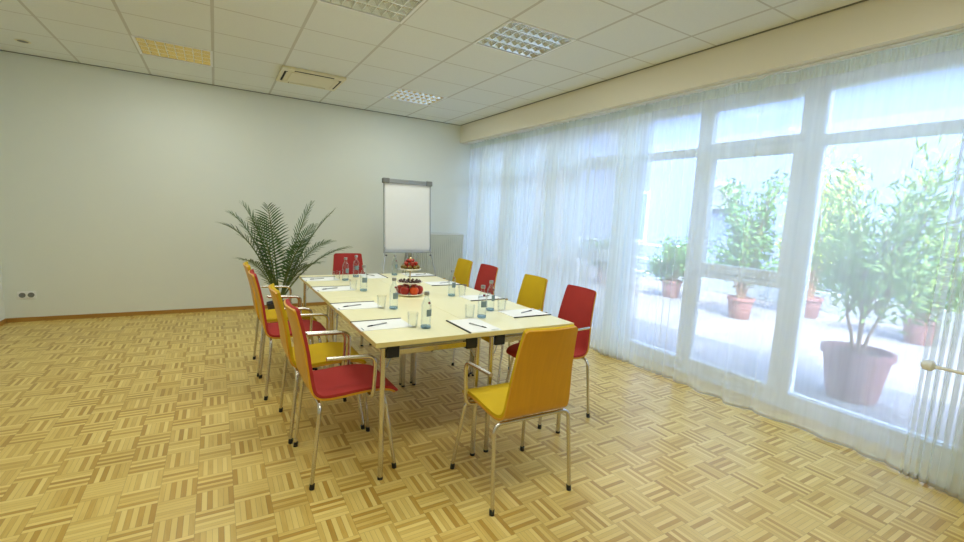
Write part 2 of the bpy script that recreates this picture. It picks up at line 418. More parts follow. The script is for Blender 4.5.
# ------------------------------------------------------------------ radiators
def radiator(label, loc, rz, W, z0, z1, valve):
    e = thing('radiator', label, 'radiator', loc, rz)
    p = MB(); n = int(W/.033); st = W/n
    p.box(0, W, -.045, -.02, z0, z1, .004)
    for i in range(n): p.box(i*st+.005, (i+1)*st-.007, -.058, -.043, z0+.03, z1-.03, .004)
    p.build('panel', M['radw'], e)
    g = MB(); g.box(0, W, -.064, -.004, z1, z1+.012, .002); g.box(0, .006, -.064, -.004, z0, z1, .001); g.box(W-.006, W, -.064, -.004, z0, z1, .001)
    g.build('casing', M['white'], e)
    for xx in (.12, W-.12): MB().box(xx-.02, xx+.02, -.02, 0, z0+.1, z1-.1).build('bracket', M['white'], e)
    for xx in (.05, W-.05): MB().tube([(xx, -.03, z0+.01), (xx, -.03, 0)], .009).build('pipe', M['white'], e, True)
    return e
radiator('white ribbed radiator on the back wall behind the flip chart', (2.60, YB-.03, 0), 0, .885, .12, 1.05, False)
r2 = radiator('cream radiator behind the bunched right end of the near curtain', (XW-.04, .66, 0), -PI/2, .9, .12, .60, True)
hb = thing('curtain_holdback', 'white round knob on a thin rod at the right end of the near curtain', 'curtain holdback', (3.395, .80, .69))
MB().tube(fillet([(0, 0, 0), (0, -.62, 0), (.42, -.62, 0)], .05), .009).build('rod', M['white'], hb, True)
T = Matrix.Rotation(-PI/2, 4, 'X')
MB().lathe([(.001, -.020), (.018, -.018), (.028, -.008), (.030, .012), (.025, .030), (.012, .040), (.001, .041)], 18, T=T).build('knob', M['white'], hb, True)
MB().box(.405, .424, -.65, -.59, -.03, .03, .004).build('wall_plate', M['white'], hb)

# ------------------------------------------------------------------ ceiling fittings
def louvre_light(label, i, j, prefab=[None]):
    loc = (GX+(i+.5)*TX, GY+(j+.5)*TY, HC)
    if prefab[0]: return dup(prefab[0], loc, 0, label)
    e = thing('ceiling_light', label, 'ceiling light', loc, 0, 'recessed louvre lights in the tiled ceiling')
    a, b = TX/2-.002, TY/2-.002; t = .018
    f = MB()
    f.box(-a, a, -b, -b+t, -.004, .004); f.box(-a, a, b-t, b, -.004, .004); f.box(-a, -a+t, -b+t, b-t, -.004, .004); f.box(a-t, a, -b+t, b-t, -.004, .004)
    f.build('frame', M['white'], e)
    h = MB(); A, B_ = a-t, b-t
    h.box(-a, a, -b, b, .095, .10); h.box(-a, -A, -b, b, .004, .095); h.box(A, a, -b, b, .004, .095); h.box(-A, A, -b, -B_, .004, .095); h.box(-A, A, B_, b, .004, .095)
    h.build('housing', M['tray'], e)
    nr, nc = 4, 8
    L = MB(); X_ = MB(); dy = 2*B_/nr; dx = 2*A/nc
    for r in range(nr+1):           # long wedge reflectors
        y = -B_+r*dy
        w0, w1 = .004, .024
        yl = y-(w0 if r else 0); yr = y+(w0 if r < nr else 0)
        V = [(-A, y-(w0 if r else 0), .002), (A, y-(w0 if r else 0), .002), (A, y+(w0 if r < nr else 0), .002), (-A, y+(w0 if r < nr else 0), .002),
             (-A, y-(w1 if r else 0), .055), (A, y-(w1 if r else 0), .055), (A, y+(w1 if r < nr else 0), .055), (-A, y+(w1 if r < nr else 0), .055)]
        L.add(V, [(0, 3, 2, 1), (4, 5, 6, 7), (0, 1, 5, 4), (2, 3, 7, 6), (1, 2, 6, 5), (3, 0, 4, 7)])
    for r in range(nr):
        y0, y1 = -B_+r*dy, -B_+(r+1)*dy
        for c in range(nc+1):
            x = -A+c*dx; w0, w1 = .0025, .009
            l, q = (0 if c == 0 else 1), (0 if c == nc else 1)
            V = [(x-w1*l, y0+.006, .050), (x+w1*q, y0+.006, .050), (x+w1*q, y1-.006, .050), (x-w1*l, y1-.006, .050),
                 (x-w0*l, y0+.006, .004), (x+w0*q, y0+.006, .004), (x+w0*q, y1-.006, .004), (x-w0*l, y1-.006, .004)]
            X_.add(V, [(0, 1, 2, 3), (7, 6, 5, 4), (0, 4, 5, 1), (1, 5, 6, 2), (2, 6, 7, 3), (3, 7, 4, 0)])
    L.build('louvre', M['mirror'], e); X_.build('cross_blades', M['blade'], e)
    for r in range(nr):
        y = -B_+(r+.5)*dy
        MB().tube([(-A+.01, y, .075), (A-.01, y, .075)], .008).build('tube', M['tube'], e, True)
    ld = bpy.data.lights.new('lamp_light', 'AREA'); ld.shape = 'SQUARE'; ld.size = .55; ld.energy = LAMP_W; ld.color = (.97, 1, .91)
    lo = bpy.data.objects.new('lamp_light', ld); COL.objects.link(lo); lo.parent = e; lo.location = (0, 0, -.012)
    prefab[0] = e
    return e
louvre_light('large square louvre light nearest the beam above the windows, in the middle of the ceiling', 0, 0)
louvre_light('square louvre light cut off by the top edge of the photo', -2, 0)
louvre_light('smallest looking louvre light, far, above the flip chart corner', 0, 4)
louvre_light('leftmost louvre light, seen flat and warm toned above the empty back wall', -4, 4)
for _i, _j, _w in ((0, -4, 'in the ceiling to the right behind the viewer'), (-2, -4, 'in the ceiling right behind the viewer'), (-4, 0, 'in the ceiling left of the viewer, out of the picture'), (-4, -4, 'in the ceiling to the left behind the viewer')):  # unseen fittings, added to raise the indoor brightness
    louvre_light('added unseen louvre light ' + _w, _i, _j)
ac = thing('air_conditioner', 'cream cassette air conditioner set in the ceiling between two louvre lights', 'air conditioner', (GX-1.5*TX, GY+4.5*TY, HC))
a, b = TX/2+.01, TY/2+.01
m_ = MB(); t = .10
m_.box(-a, a, -b, -b+t, -.028, -.002, .005); m_.box(-a, a, b-t, b, -.028, -.002, .005); m_.box(-a, -a+t, -b+t, b-t, -.028, -.002, .005); m_.box(a-t, a, -b+t, b-t, -.028, -.002, .005)
m_.build('frame', M['acp'], ac)
MB().box(-a+t-.005, a-t+.005, -b+t-.005, b-t+.005, -.034, -.012, .006).build('grille', M['acp'], ac)
for (x0, x1, y0, y1) in ((-a+.12, a-.12, -b+.03, -b+.062), (-a+.12, a-.12, b-.062, b-.03), (-a+.03, -a+.062, -b+.10, b-.10), (a-.062, a-.03, -b+.10, b-.10)):
    MB().box(x0, x1, y0, y1, -.031, -.0275, .001).build('outlet_slot', M['dark'], ac)
for (x0, x1, y0, y1) in ((-a+.125, a-.125, -b+.05, -b+.075), (-a+.125, a-.125, b-.075, b-.05), (-a+.05, -a+.075, -b+.105, b-.105), (a-.075, a-.05, -b+.105, b-.105)):
    MB().box(x0, x1, y0, y1, -.036, -.029, .002).build('vane', M['acp'], ac)
MB().box(-a+.03, a-.03, -b+.03, b-.03, -.002, .12).build('housing', M['acp'], ac)
sm = thing('ceiling_disc', 'small round grey disc flush in the ceiling at the far left corner', 'ceiling spot', (-1.52, 6.04, HC))  # thin disc set where a faint dark streak of unclear cause lies
MB().lathe([(.055, -.001), (.058, -.004), (.045, -.005), (.001, -.004)], 20).build('rim', M['acp'], sm, True)
MB().lathe([(.040, -.0055), (.030, -.007), (.001, -.0075)], 20).build('lens', M['grey'], sm, True)

# ------------------------------------------------------------------ wall socket
so = thing('wall_socket', 'white double power socket low on the back wall near the left corner', 'socket', (-1.766, YB, .289))
MB().box(-.075, .075, -.010, 0, -.040, .040, .003).build('cover_plate', M['white'], so)
for x in (-.035, .035):
    T = Matrix.Translation((x, -.010, 0)) @ Matrix.Rotation(PI/2, 4, 'X')
    MB().lathe([(.027, 0), (.027, .003), (.021, .003), (.020, .001), (.001, .001)], 20, T=T).build('outlet', M['grey'], so, True)

# ------------------------------------------------------------------ tables
XT0, XT1, XT2, YT0, YT1 = .6674, 1.3109, 1.9544, 2.1024, 4.477
YTM = (YT0+YT1)/2
ZT = .74
def make_table():
    W, Lh = (XT1-XT0)-.002, (YTM-YT0)-.002
    e = thing('conference_table', '', 'table'); a, b = W/2, Lh/2
    MB().box(-a, a, -b, b, ZT-.026, ZT, .0015).build('tabletop', M['top'], e)
    ed = MB()
    ed.box(-a-.0004, a+.0004, -b-.0006, -b+.003, ZT-.0255, ZT-.0015); ed.box(-a-.0004, a+.0004, b-.003, b+.0006, ZT-.0255, ZT-.0015)
    ed.box(-a-.0006, -a+.003, -b, b, ZT-.0255, ZT-.0015); ed.box(a-.003, a+.0006, -b, b, ZT-.0255, ZT-.0015)
    ed.build('edge_band', M['edge'], e)
    ix, iy = .045, .025
    for sy in (-1, 1):
        yy = sy*(b-iy)
        for sx in (-1, 1):
            xx = sx*(a-ix)
            l = MB().tube([(xx, yy, .012), (xx, yy, .705)], .0135, 14).build('leg', M['chrome'], e, True)
            MB().tube([(xx, yy, 0), (xx, yy, .014)], .0145, 14).build('foot_cap', M['black'], l, True)
            MB().box(xx-sx*.015, xx-sx*.082, yy-.016, yy+.030 if sy < 0 else yy+.016, .650, .7135, .006).build('hinge_block', M['black'], e)
            MB().tube([(xx-sx*.02, yy, .60), (xx-sx*.07, yy-sy*.02, .69), (xx-sx*.085, yy-sy*.17, .705)], .003, 6).build('brace', M['alu'], e, True)
        MB().box(-a+.12, a-.12, yy-.010, yy+.010, .662, .692, .003).build('crossbar', M['chrome'], e)
        MB().tube([(-a+.03, yy, .702), (a-.03, yy, .702)], .006, 8).build('crossbar', M['alu'], e, True)
    for sx in (-1, 1): MB().box(sx*(a-.05)-.009, sx*(a-.05)+.009, -b+.09, b-.09, .690, .7135, .002).build('side_rail', M['alu'], e)
    return e
cx0, cx1 = (XT0+XT1)/2, (XT1+XT2)/2; cy0, cy1 = (YT0+YTM)/2, (YTM+YT1)/2
tb = make_table(); tb.location = (cx0, cy0, 0); tb['label'] = 'near left pale maple table, the one beside the nearest red armchair'; tb['group'] = 'tables pushed together as one'
dup(tb, (cx1, cy0, 0), 0, 'near right pale maple table, behind the yellow chair at the near end')
dup(tb, (cx0, cy1, 0), 0, 'far left pale maple table, next to the palm')
dup(tb, (cx1, cy1, 0), 0, 'far right pale maple table, nearest the radiator corner')

# ------------------------------------------------------------------ chairs (sitter looks to +Y)
PROF = [(.238, .400), (.228, .417), (.19, .437), (.12, .449), (.04, .450), (-.05, .444), (-.12, .441), (-.165, .446), (-.193, .464), (-.207, .495), (-.216, .54), (-.226, .60), (-.239, .68), (-.259, .77), (-.280, .85), (-.294, .895)]
def dense(P, k=3):
    out = []
    n = len(P)
    for i in range(n-1):
        p0, p1, p2, p3 = P[max(i-1, 0)], P[i], P[i+1], P[min(i+2, n-1)]
        for j in range(k):
            t = j/k
            out.append(tuple(.5*((2*p1[q]) + (-p0[q]+p2[q])*t + (2*p0[q]-5*p1[q]+4*p2[q]-p3[q])*t*t + (-p0[q]+3*p1[q]-3*p2[q]+p3[q])*t**3) for q in (0, 1)))
    out.append(P[-1]); return out
def chair_sheet(off0, off1, inset, round_=0):
    P = dense(PROF); n = len(P); K = 14
    # arc length
    s = [0]
    for i in range(1, n): s.append(s[-1]+math.dist(P[i], P[i-1]))
    tot = s[-1]
    def hw(i):
        t = s[i]/tot
        if t < .42: w_ = .185 + .012*min(1, t/.25)
        else: w_ = .197 - (t-.42)/.58*.049
        # rounded ends
        e0, e1 = s[i], tot-s[i]
        for e_, r in ((e0, .035), (e1, .012)):
            if e_ < r: w_ -= r-math.sqrt(max(0, r*r-(r-e_)**2))
        return w_-inset
    V = []; rows_ = []
    for side, off in ((0, off0), (1, off1)):
        for i in range(n):
            j0, j1 = max(i-1, 0), min(i+1, n-1)
            ty, tz = P[j1][0]-P[j0][0], P[j1][1]-P[j0][1]; l = math.hypot(ty, tz)
            ny, nz = -tz/l, ty/l                     # left normal
            ny, nz = (-ny, -nz)                       # towards the sitter
            h_ = hw(i); t = s[i]/tot
            cup = .018*max(0, (t-.45)/.55)
            for k in range(K+1):
                u = k/K*2-1
                c = cup*u*u
                yy = P[i][0] + ny*off + c; zz = P[i][1] + nz*off
                V.append((u*h_, yy, zz))
    o2 = n*(K+1); F = []
    for i in range(n-1):
        for k in range(K):
            a = i*(K+1)+k
            F.append((a, a+1, a+K+2, a+K+1)); F.append((o2+a+K+1, o2+a+K+2, o2+a+1, o2+a))
    for i in range(n-1):
        for k in (0, K):
            a = i*(K+1)+k; F.append((a, a+K+1, o2+a+K+1, o2+a) if k == 0 else (a, o2+a, o2+a+K+1, a+K+1))
    for k in range(K):
        F.append((k, o2+k, o2+k+1, k+1)); a = (n-1)*(K+1)+k; F.append((a, a+1, o2+a+1, o2+a))
    return MB().add(V, F)
def make_chair(color, label, group):
    e = thing('armchair', label, 'chair', group=group)
    chair_sheet(-.0, -.010, 0).build('shell', M['shell'], e, True)
    u = chair_sheet(.001, .016, .0012).build('upholstery', M[color], e, True); u['label'] = '%s fabric upholstery' % color
    for y, zt, ff in ((.16, .408, .215), (-.175, .424, -.215)):
        for sx in (-1, 1):
            path = fillet([(0, y, zt), (sx*(.195 if y > 0 else .222), y, zt), (sx*.232, ff, .02)], .045, 6)
            lg = MB().tube(path[1:] if False else path, .0098, 10).build('leg', M['chrome'], e, True)
            MB().tube([(sx*.231, ff*.985, .028), (sx*.233, ff, 0)], .0125, 10).build('foot_cap', M['black'], lg, True)
    for sx in (-1, 1):
        pth = fillet([(sx*.14, .085, .420), (sx*.238, .085, .420), (sx*.243, .095, .650), (sx*.238, -.15, .660)], .05, 6)
        MB().tube(pth, .0105, 10).build('armrest', M['chrome'], e, True)
        MB().box(sx*.13-.012, sx*.13+.012, -.13, .16, .424, .434, .002).build('seat_bracket', M['alu'], e)
        T = Matrix.Translation((sx*.198, -.13, .41))
    return e
G = 'armchairs around the conference table'
cr = make_chair('red', 'nearest red armchair on the left side, its seat beside the front table corner', G)
cr.location = (.595, 2.425, 0); cr.rotation_euler = (0, 0, -PI/2+.02)
cyl = make_chair('yellow', 'yellow armchair at the near table end, its wooden back turned to the viewer', G)
cyl.location = (1.325, 1.835, 0); cyl.rotation_euler = (0, 0, -.02)
dup(cyl, (.57, 2.935, 0), -PI/2, 'left side yellow armchair, second from the near end, between two red ones')
dup(cr, (.50, 3.645, 0), -PI/2, 'left side red armchair, third from the near end')
dup(cyl, (.49, 4.155, 0), -PI/2, 'left side yellow armchair farthest from the viewer, next to the palm')
dup(cr, (2.052, 2.455, 0), PI/2-.02, 'right side red armchair nearest the viewer, its back against the curtain view')
dup(cyl, (2.075, 3.035, 0), PI/2, 'right side yellow armchair, second from the near end')
dup(cr, (2.075, 3.80, 0), PI/2, 'right side red armchair, third from the near end')
dup(cyl, (2.08, 4.315, 0), PI/2, 'right side yellow armchair farthest away, in front of the radiator corner')
dup(cr, (1.245, 4.72, 0), PI, 'red armchair alone at the far end of the table, facing the viewer')

# ------------------------------------------------------------------ writing pads and pens
def make_pad():
    e = thing('writing_pad', '', 'writing pad')
    MB().box(-.105, .105, -.1485, .1485, 0, .0035).build('paper_sheets', M['paper'], e)
    MB().box(-.1085, -.099, -.152, .152, 0, .0062, .001).build('spine', M['cardb'], e)
    MB().box(.045, .095, -.135, -.128, .0036, .0038).build('printed_mark', M['lprint'], e)
    return e
def make_pen():
    e = thing('ballpoint_pen', '', 'pen')
    MB().tube([(0, -.07, .0035), (0, -.062, .0035), (0, .02, .0035), (0, .068, .0035)], [.001, .0034, .0034, .0032], 8).build('barrel', M['alu'], e, True)
    MB().box(-.001, .001, .03, .068, .006, .008).build('clip', M['chrome'], e)
    MB().tube([(0, -.062, .0037), (0, -.03, .0037)], .0037, 8).build('grip', M['black'], e, True)
    return e
pads = [  # centre x, y, rotation, words
    (.8085, 2.445, -PI/2, 'beside the nearest left corner of the table'),
    (.8085, 2.99, -PI/2, 'in front of the second armchair on the left side'),
    (.8085, 3.68, -PI/2, 'in front of the third left armchair'),
    (.8085, 4.215, -PI/2, 'farthest on the left side, toward the palm'),
    (1.8065, 2.445, PI/2, 'at the nearest right corner of the table'),
    (1.8065, 3.025, PI/2, 'in front of the second right armchair'),
    (1.8065, 3.745, PI/2, 'in front of the third right armchair'),
    (1.8065, 4.315, PI/2, 'in front of the farthest right armchair'),
    (1.305, 2.258, 0, 'at the near end of the table, lying across the seam'),
    (1.32, 4.318, PI, 'at the far end, before the lone red armchair')]
pad0 = make_pad(); pen0 = make_pen()
for i, (x, y, rz, wd) in enumerate(pads):
    lab = 'white writing pad ' + wd
    if i == 0: pad0.location = (x, y, ZT); pad0.rotation_euler = (0, 0, rz); pad0['label'] = lab; pad0['group'] = 'writing pads laid out on the table'
    else: dup(pad0, (x, y, ZT), rz, lab)
    a = rz + (.35, .27, .34, .30, .37, .33, .42, .28, .33, .38)[i]
    off = Vector((.012, -.032, 0)); off.rotate(Matrix.Rotation(rz, 3, 'Z').to_euler())
    lab = 'silver pen on the pad ' + wd
    if i == 0: pen0.location = (x+off.x, y+off.y, ZT+.0035); pen0.rotation_euler = (0, 0, a); pen0['label'] = lab; pen0['group'] = 'pens on the writing pads'
    else: dup(pen0, (x+off.x, y+off.y, ZT+.0035), a, lab)

# ------------------------------------------------------------------ bottles and tumblers
def make_bottle():
    e = thing('water_bottle', '', 'bottle')
    MB().lathe([(.0265, .012), (.0288, .016), (.029, .05), (.0283, .055), (.0283, .12), (.029, .125), (.0282, .135), (.023, .152), (.0155, .168), (.012, .178), (.0118, .196)], 20).build('body', M['bottle'], e, True)
    MB().lathe([(.024, 0), (.0285, .004), (.029, .012), (.0265, .016), (.001, .011)], 20).build('thick_base', M['bbase'], e, True)
    MB().lathe([(.0135, .19), (.0145, .192), (.0145, .207), (.0135, .21), (.001, .2102)], 16).build('cap', M['alu'], e, True)
    lb = MB(); n = 12
    V = [(.0296*math.cos(-1.9+i*1.5/n-.0), .0296*math.sin(-1.9+i*1.5/n), z) for z in (.072, .112) for i in range(n+1)]
    V += [(.0291*math.cos(-1.9+i*1.5/n), .0291*math.sin(-1.9+i*1.5/n), z) for z in (.072, .112) for i in range(n+1)]
    q = n+1
    F = [(i, i+1, q+i+1, q+i) for i in range(n)] + [(2*q+q+i, 2*q+q+i+1, 2*q+i+1, 2*q+i) for i in range(n)] + [(i, 2*q+i, 2*q+i+1, i+1) for i in range(n)] + [(q+i, q+i+1, 3*q+i+1, 3*q+i) for i in range(n)]
    F += [(0, q, 3*q, 2*q), (n, 2*q+n, 3*q+n, q+n)]
    l = lb.add(V, F).build('label_print', M['lprint'], e, True)
    T = Matrix.Rotation(-1.3, 4, 'Z') @ Matrix.Translation((.0235, 0, .148)) @ Matrix.Rotation(PI/2-.5, 4, 'Y')
    MB().lathe([(.007, 0), (.007, .0032), (.001, .0036)], 14, T=T).build('emblem', M['reddot'], e, True)
    return e
def make_tumbler():
    e = MB().lathe([(.024, 0), (.027, .002), (.032, .085), (.0308, .085), (.0262, .010), (.001, .008)], 20).build('water_tumbler', M['tumbler'], None, True)
    return tag(e, '', 'tumbler')
b0 = make_bottle(); t0 = make_tumbler()
for i, (x, y, wd) in enumerate([
        (1.015, 2.297, 'nearest bottle, beside the near left writing pad'), (1.013, 2.832, 'bottle just left of the apples on the fruit stand'),
        (1.010, 3.534, 'third from the near end on the left half of the table'), (1.003, 4.096, 'left of the two in front of the far red chair'),
        (1.151, 4.291, 'right of the two in front of the far red chair'), (1.556, 4.348, 'farthest one, seen against the flip chart left of the top fruit plate'),
        (1.607, 3.153, 'lone bottle right of the fruit stand'), (1.457, 2.423, 'nearer of the two standing close together on the right'),
        (1.622, 2.590, 'farther of the two standing close together on the right')]):
    lab = 'glass water bottle, ' + wd
    if i == 0: b0.location = (x, y, ZT); b0['label'] = lab; b0['group'] = 'water bottles on the table'
    else: dup(b0, (x, y, ZT), rnd.uniform(-.5, .5), lab)
for i, (x, y, wd) in enumerate([
        (.955, 2.345, 'beside the nearest bottle'), (.945, 2.875, 'beside the bottle left of the apples'), (.945, 3.60, 'beside the third bottle on the left half'),
        (.935, 4.13, 'beside the left bottle of the far pair'), (1.69, 3.135, 'beside the lone bottle right of the fruit stand'), (1.375, 2.435, 'left of the two close bottles on the right'),
        (1.70, 2.565, 'right of the two close bottles on the right'), (1.68, 4.30, 'farthest one, beside the far bottle before the flip chart')]):
    lab = 'empty clear glass tumbler ' + wd
    if i == 0: t0.location = (x, y, ZT); t0['label'] = lab; t0['group'] = 'tumblers on the table'; continue
    c = t0.copy(); COL.objects.link(c); c.location = (x, y, ZT); c['label'] = lab

# ------------------------------------------------------------------ fruit stand
FX, FY = 1.300, 3.276
fs = thing('fruit_stand', 'three tiered fruit stand in the middle of the table', 'fruit stand', (FX, FY, ZT))
tiers = [(.006, .112), (.096, .100), (.200, .084)]
MB().tube([(0, 0, .005), (0, 0, .275)], .0045, 10).build('pole', M['gold'], fs, True)
MB().lathe([(.001, .272), (.010, .276), (.012, .288), (.006, .297), (.001, .30)], 14).build('finial', M['gold'], fs, True)
for z, r in tiers:
    MB().lathe([(r*.45, z-.006), (r*.5, z-.003), (r*.9, z+.004), (r, z+.012), (r-.002, z+.014), (r*.86, z+.008), (r*.5, z+.001), (.001, z)], 32).build('plate', M['plate'], fs, True)
def fruit(kind, m, cat, stalk=True):
    prof = {'apple': [(.004, .006), (.016, 0), (.026, .006), (.0345, .026), (.035, .040), (.029, .057), (.016, .064), (.006, .060), (.001, .055)],
            'berry': [(.001, 0), (.007, .002), (.010, .009), (.008, .016), (.001, .019)],
            'strawberry': [(.001, 0), (.008, .004), (.014, .014), (.0165, .024), (.012, .031), (.001, .033)],
            'plum': [(.001, 0), (.010, .003), (.017, .014), (.016, .025), (.008, .032), (.001, .033)]}[kind]
    e = thing(kind, '', cat)
    MB().lathe(prof, 14).build('flesh', m, e, True)
    zt = prof[-1][1]
    if stalk: MB().tube([(0, 0, zt-.002), (.002, 0, zt+.006), (.005, .001, zt+.013 if kind == 'apple' else zt+.009)], .0012 if kind == 'apple' else .0016, 5).build('stalk', M['stalk'], e, True)
    return e
def place(proto, spots, group, lab):
    for i, (x, y, z) in enumerate(spots):
        if i == 0: o = proto; o.location = (x, y, z); o['group'] = group; o['label'] = lab(i, x, y)
        else: o = dup(proto, (x, y, z), rnd.uniform(0, 6), lab(i, x, y))
    return
def ring(n, r, z, ph=0): return [(FX+r*math.cos(ph+2*PI*k/n), FY+r*math.sin(ph+2*PI*k/n), ZT+z) for k in range(n)]
ap = fruit('apple', M['apple'], 'apple')
place(ap, [q for i, q in enumerate(ring(6, .070, .012, -1.45)) if i != 0], 'red apples on the lowest plate',
      lambda i, x, y: ['red apple on the lowest plate, right of the orange one', 'red apple on the lowest plate, back right', 'red apple on the lowest plate at the very back', 'red apple on the lowest plate, back left', 'red apple on the lowest plate, left of the orange one'][i])
ap2 = fruit('apple', M['applel'], 'apple')
q = ring(6, .070, .012, -1.45)[0]; ap2.location = q; ap2['label'] = 'orange red apple at the front of the lowest plate'; 
be = fruit('berry', M['berry'], 'berry', False)
place(be, ring(14, .078, .103) + ring(9, .054, .099, .2) + ring(5, .030, .098, .5), 'small dark fruits on the middle plate', lambda i, x, y: 'small dark brown red fruit heaped on the middle plate')
pl = fruit('plum', M['pear'], 'fruit')
place(pl, ring(9, .060, .205, .1), 'olive green fruits around the top plate', lambda i, x, y: 'olive green small fruit lying in the ring round the top plate')
st = fruit('strawberry', M['straw'], 'strawberry')
place(st, ring(5, .032, .207, .3) + ring(5, .040, .232, .9) + ring(3, .019, .252, .2), 'strawberries heaped on the top plate', lambda i, x, y: 'bright red strawberry heaped in the middle of the top plate')

# ------------------------------------------------------------------ flip chart
fc = thing('flip_chart', 'grey framed flip chart easel with blank white paper in the back corner', 'flip chart', (2.305, 5.92, .0))
fc.rotation_euler = (0, 0, 0)
tl = Matrix.Translation((0, 0, .83)) @ Matrix.Rotation(math.radians(-5), 4, 'X')
MB().box(-.335, .335, .004, .018, .0, .98, .002, T=tl).build('board', M['white'], fc)
MB().box(-.325, .325, -.006, .003, .03, .945, T=tl).build('paper_pad', M['paper'], fc)
for a_, b_ in ((-.345, -.335), (.335, .345)): MB().box(a_, b_, -.004, .022, 0, .98, .002, T=tl).build('side_frame', M['alu'], fc)
MB().box(-.27, .27, -.028, .03, .935, .99, .006, T=tl).build('clamp_bar', M['alu'], fc)
for s_ in (-1, 1): MB().box(s_*.36, s_*.27, -.032, .034, .93, .995, .006, T=tl).build('clamp_end', M['grey'], fc)
MB().box(-.35, .35, -.055, .02, -.016, -.002, .003, T=tl).build('pen_tray', M['alu'], fc)
for s_ in (-1, 1):
    l = MB().tube([(s_*.325, .02, .90), (s_*.342, -.03, .80), (s_*.47, -.24, .0)], .0085, 8).build('leg', M['alu'], fc, True)
    MB().tube([(s_*.325, -.035, .785), (s_*.325, -.055, .785)], .011, 8).build('knob', M['black'], fc, True)
    MB().tube([(s_*.4685, -.237, .012), (s_*.470, -.240, 0)], .011, 8).build('foot_cap', M['black'], l, True)
l = MB().tube([(0, .03, 1.0), (0, .12, .66), (0, .34, 0)], .0085, 8).build('leg', M['alu'], fc, True)
MB().box(-.02, .02, .012, .04, .66, .85, .004).build('leg_socket', M['alu'], fc)

# ------------------------------------------------------------------ palm
PX, PY = .62, 5.62
pm = thing('potted_palm', 'potted green palm with long feathery fronds by the back wall', 'potted plant', (PX, PY, 0))
MB().lathe([(.095, 0), (.10, .003), (.125, .23), (.135, .235), (.135, .265), (.122, .265), (.115, .24), (.001, .24)], 24).build('pot', M['pot'], pm, True)
MB().lathe([(.114, .235), (.08, .252), (.001, .256)], 20).build('soil', M['soil'], pm, True)
def frond(tx, ty, tz, sag, ln, seed, base=(0, 0, .25)):
    r = random.Random(seed)
    b = Vector(base); t = Vector((tx, ty, tz)); n = 16
    mid = Vector((tx*.42, ty*.42, base[2]+(tz-base[2])*.66+sag*.7))
    P = [b*(1-k/n)**2 + mid*2*(k/n)*(1-k/n) + t*(k/n)**2 for k in range(n+1)]
    rc = MB().tube(P, [.009*(1-.8*k/n)+.0015 for k in range(n+1)], 6).build('frond', M['stemp'], pm, True)
    L = MB(); NL = 25
    for q in range(NL):
        u = .24 + .76*q/(NL-1); x = u*n; i = min(int(x), n-1); p = P[i].lerp(P[i+1], x-i); d = (P[i+1]-P[i]).normalized()
        side = d.cross(Vector((0, 0, 1)))
        if side.length < .2: side = Vector((0, -1, 0)).cross(d)
        side.normalize(); upv = side.cross(d).normalized()
        l_ = 1.2*ln*(.45+.75*math.sin(PI*min(1, (u-.15)*1.0)**.8))*(1.0 if u < .9 else 1-(u-.9)*3) * r.uniform(.88, 1.08)
        for sg in (-1, 1):
            fwd = .35+.75*u
            dr = (side*sg + d*fwd + upv*(.18+r.uniform(-.1, .12))).normalized()
            wv = (d - dr*d.dot(dr)).normalized()
            w0 = .0085*(1 if u < .85 else .7)
            pts = []
            for k, (s_, ww) in enumerate(((0, .35), (.3, 1), (.7, .7), (1, .05))):
                c = p + dr*l_*s_ - Vector((0, 0, l_*.22*s_*s_))
                hh = upv*(-.0)
                pts.append((c - wv*w0*ww, c + wv*w0*ww))
            V = [v_ for pr in pts for v_ in pr]
            L.add(V, [(0, 1, 3, 2), (2, 3, 5, 4), (4, 5, 7, 6)])
    L.build('leaflets', M['leafp'], rc)
def tip(px, pz, dy): return (px-PX, dy, pz)
for k, (x, z, dy, sag, ln) in enumerate([
        (.06, 1.16, -.10, .30, .19), (.27, 1.37, .10, .10, .19), (.50, 1.36, -.10, -.02, .17), (.38, 1.22, -.35, .06, .17),
        (.98, 1.42, .05, -.06, .17), (1.20, 1.35, -.10, .04, .18), (1.04, 1.16, .25, .10, .15), (1.36, .92, -.15, .20, .19),
        (.22, .80, -.25, .22, .15), (1.00, .76, -.3, .22, .14), (1.22, .98, .15, .24, .16), (.14, 1.28, .15, .20, .16), (.84, 1.02, -.40, .10, .14)]):
    frond(*tip(x, z, dy), sag, ln, k)

# ------------------------------------------------------------------ outdoors
struct('floor_terrace', MB().box(XO, 16, -7, 20, -.16, -.04), M['paving'])
struct('wall_roof_edge', MB().box(XL-.3, 4.25, -7, 14, 3.12, 3.35), M['wall'])
fb = thing('facing_building', 'pale rendered building, toned blue grey for shade, across the terrace behind the shrubs', 'building', (10.2, 5, -.04))
MB().box(0, 3, -9, 6.2, 0, 4.2).build('facade', M['sol'], fb)
MB().box(-.25, 3.2, -9, 6.3, 4.2, 4.35, .02).build('roof_edge', M['white'], fb)
for y in (-4.2, 3.4):
    w_ = MB(); rect_frame(w_, y, y+1.2, .9, 2.3, .07, -.04, .05); w_.build('window_frame', M['pvc'], fb)
    MB().box(-.01, .02, y+.07, y+1.13, .97, 2.23).build('window_pane', M['blue'], fb)
br = thing('brick_house', 'pale brick house wall with a dark sloping roof seen through the far curtain', 'house', (9.8, 14.1, -.04))
MB().box(0, 3, -2.3, 5, 0, 3.4).build('wall', M['brick'], br)
rf = MB(); rf.add([(-.3, -2.45, 3.4), (-.3, 5.3, 3.4), (3.3, 5.3, 3.4), (3.3, -2.45, 3.4), (1.5, -2.45, 5.0), (1.5, 5.3, 5.0)], [(0, 1, 5, 4), (2, 3, 4, 5), (0, 4, 3), (1, 2, 5), (0, 3, 2, 1)])
rf.build('roof', M['grey'], br)
aco = thing('outdoor_air_unit', 'grey white outdoor air conditioning unit mounted on the pale facade', 'air conditioner', (10.2, 6.3, 2.1))
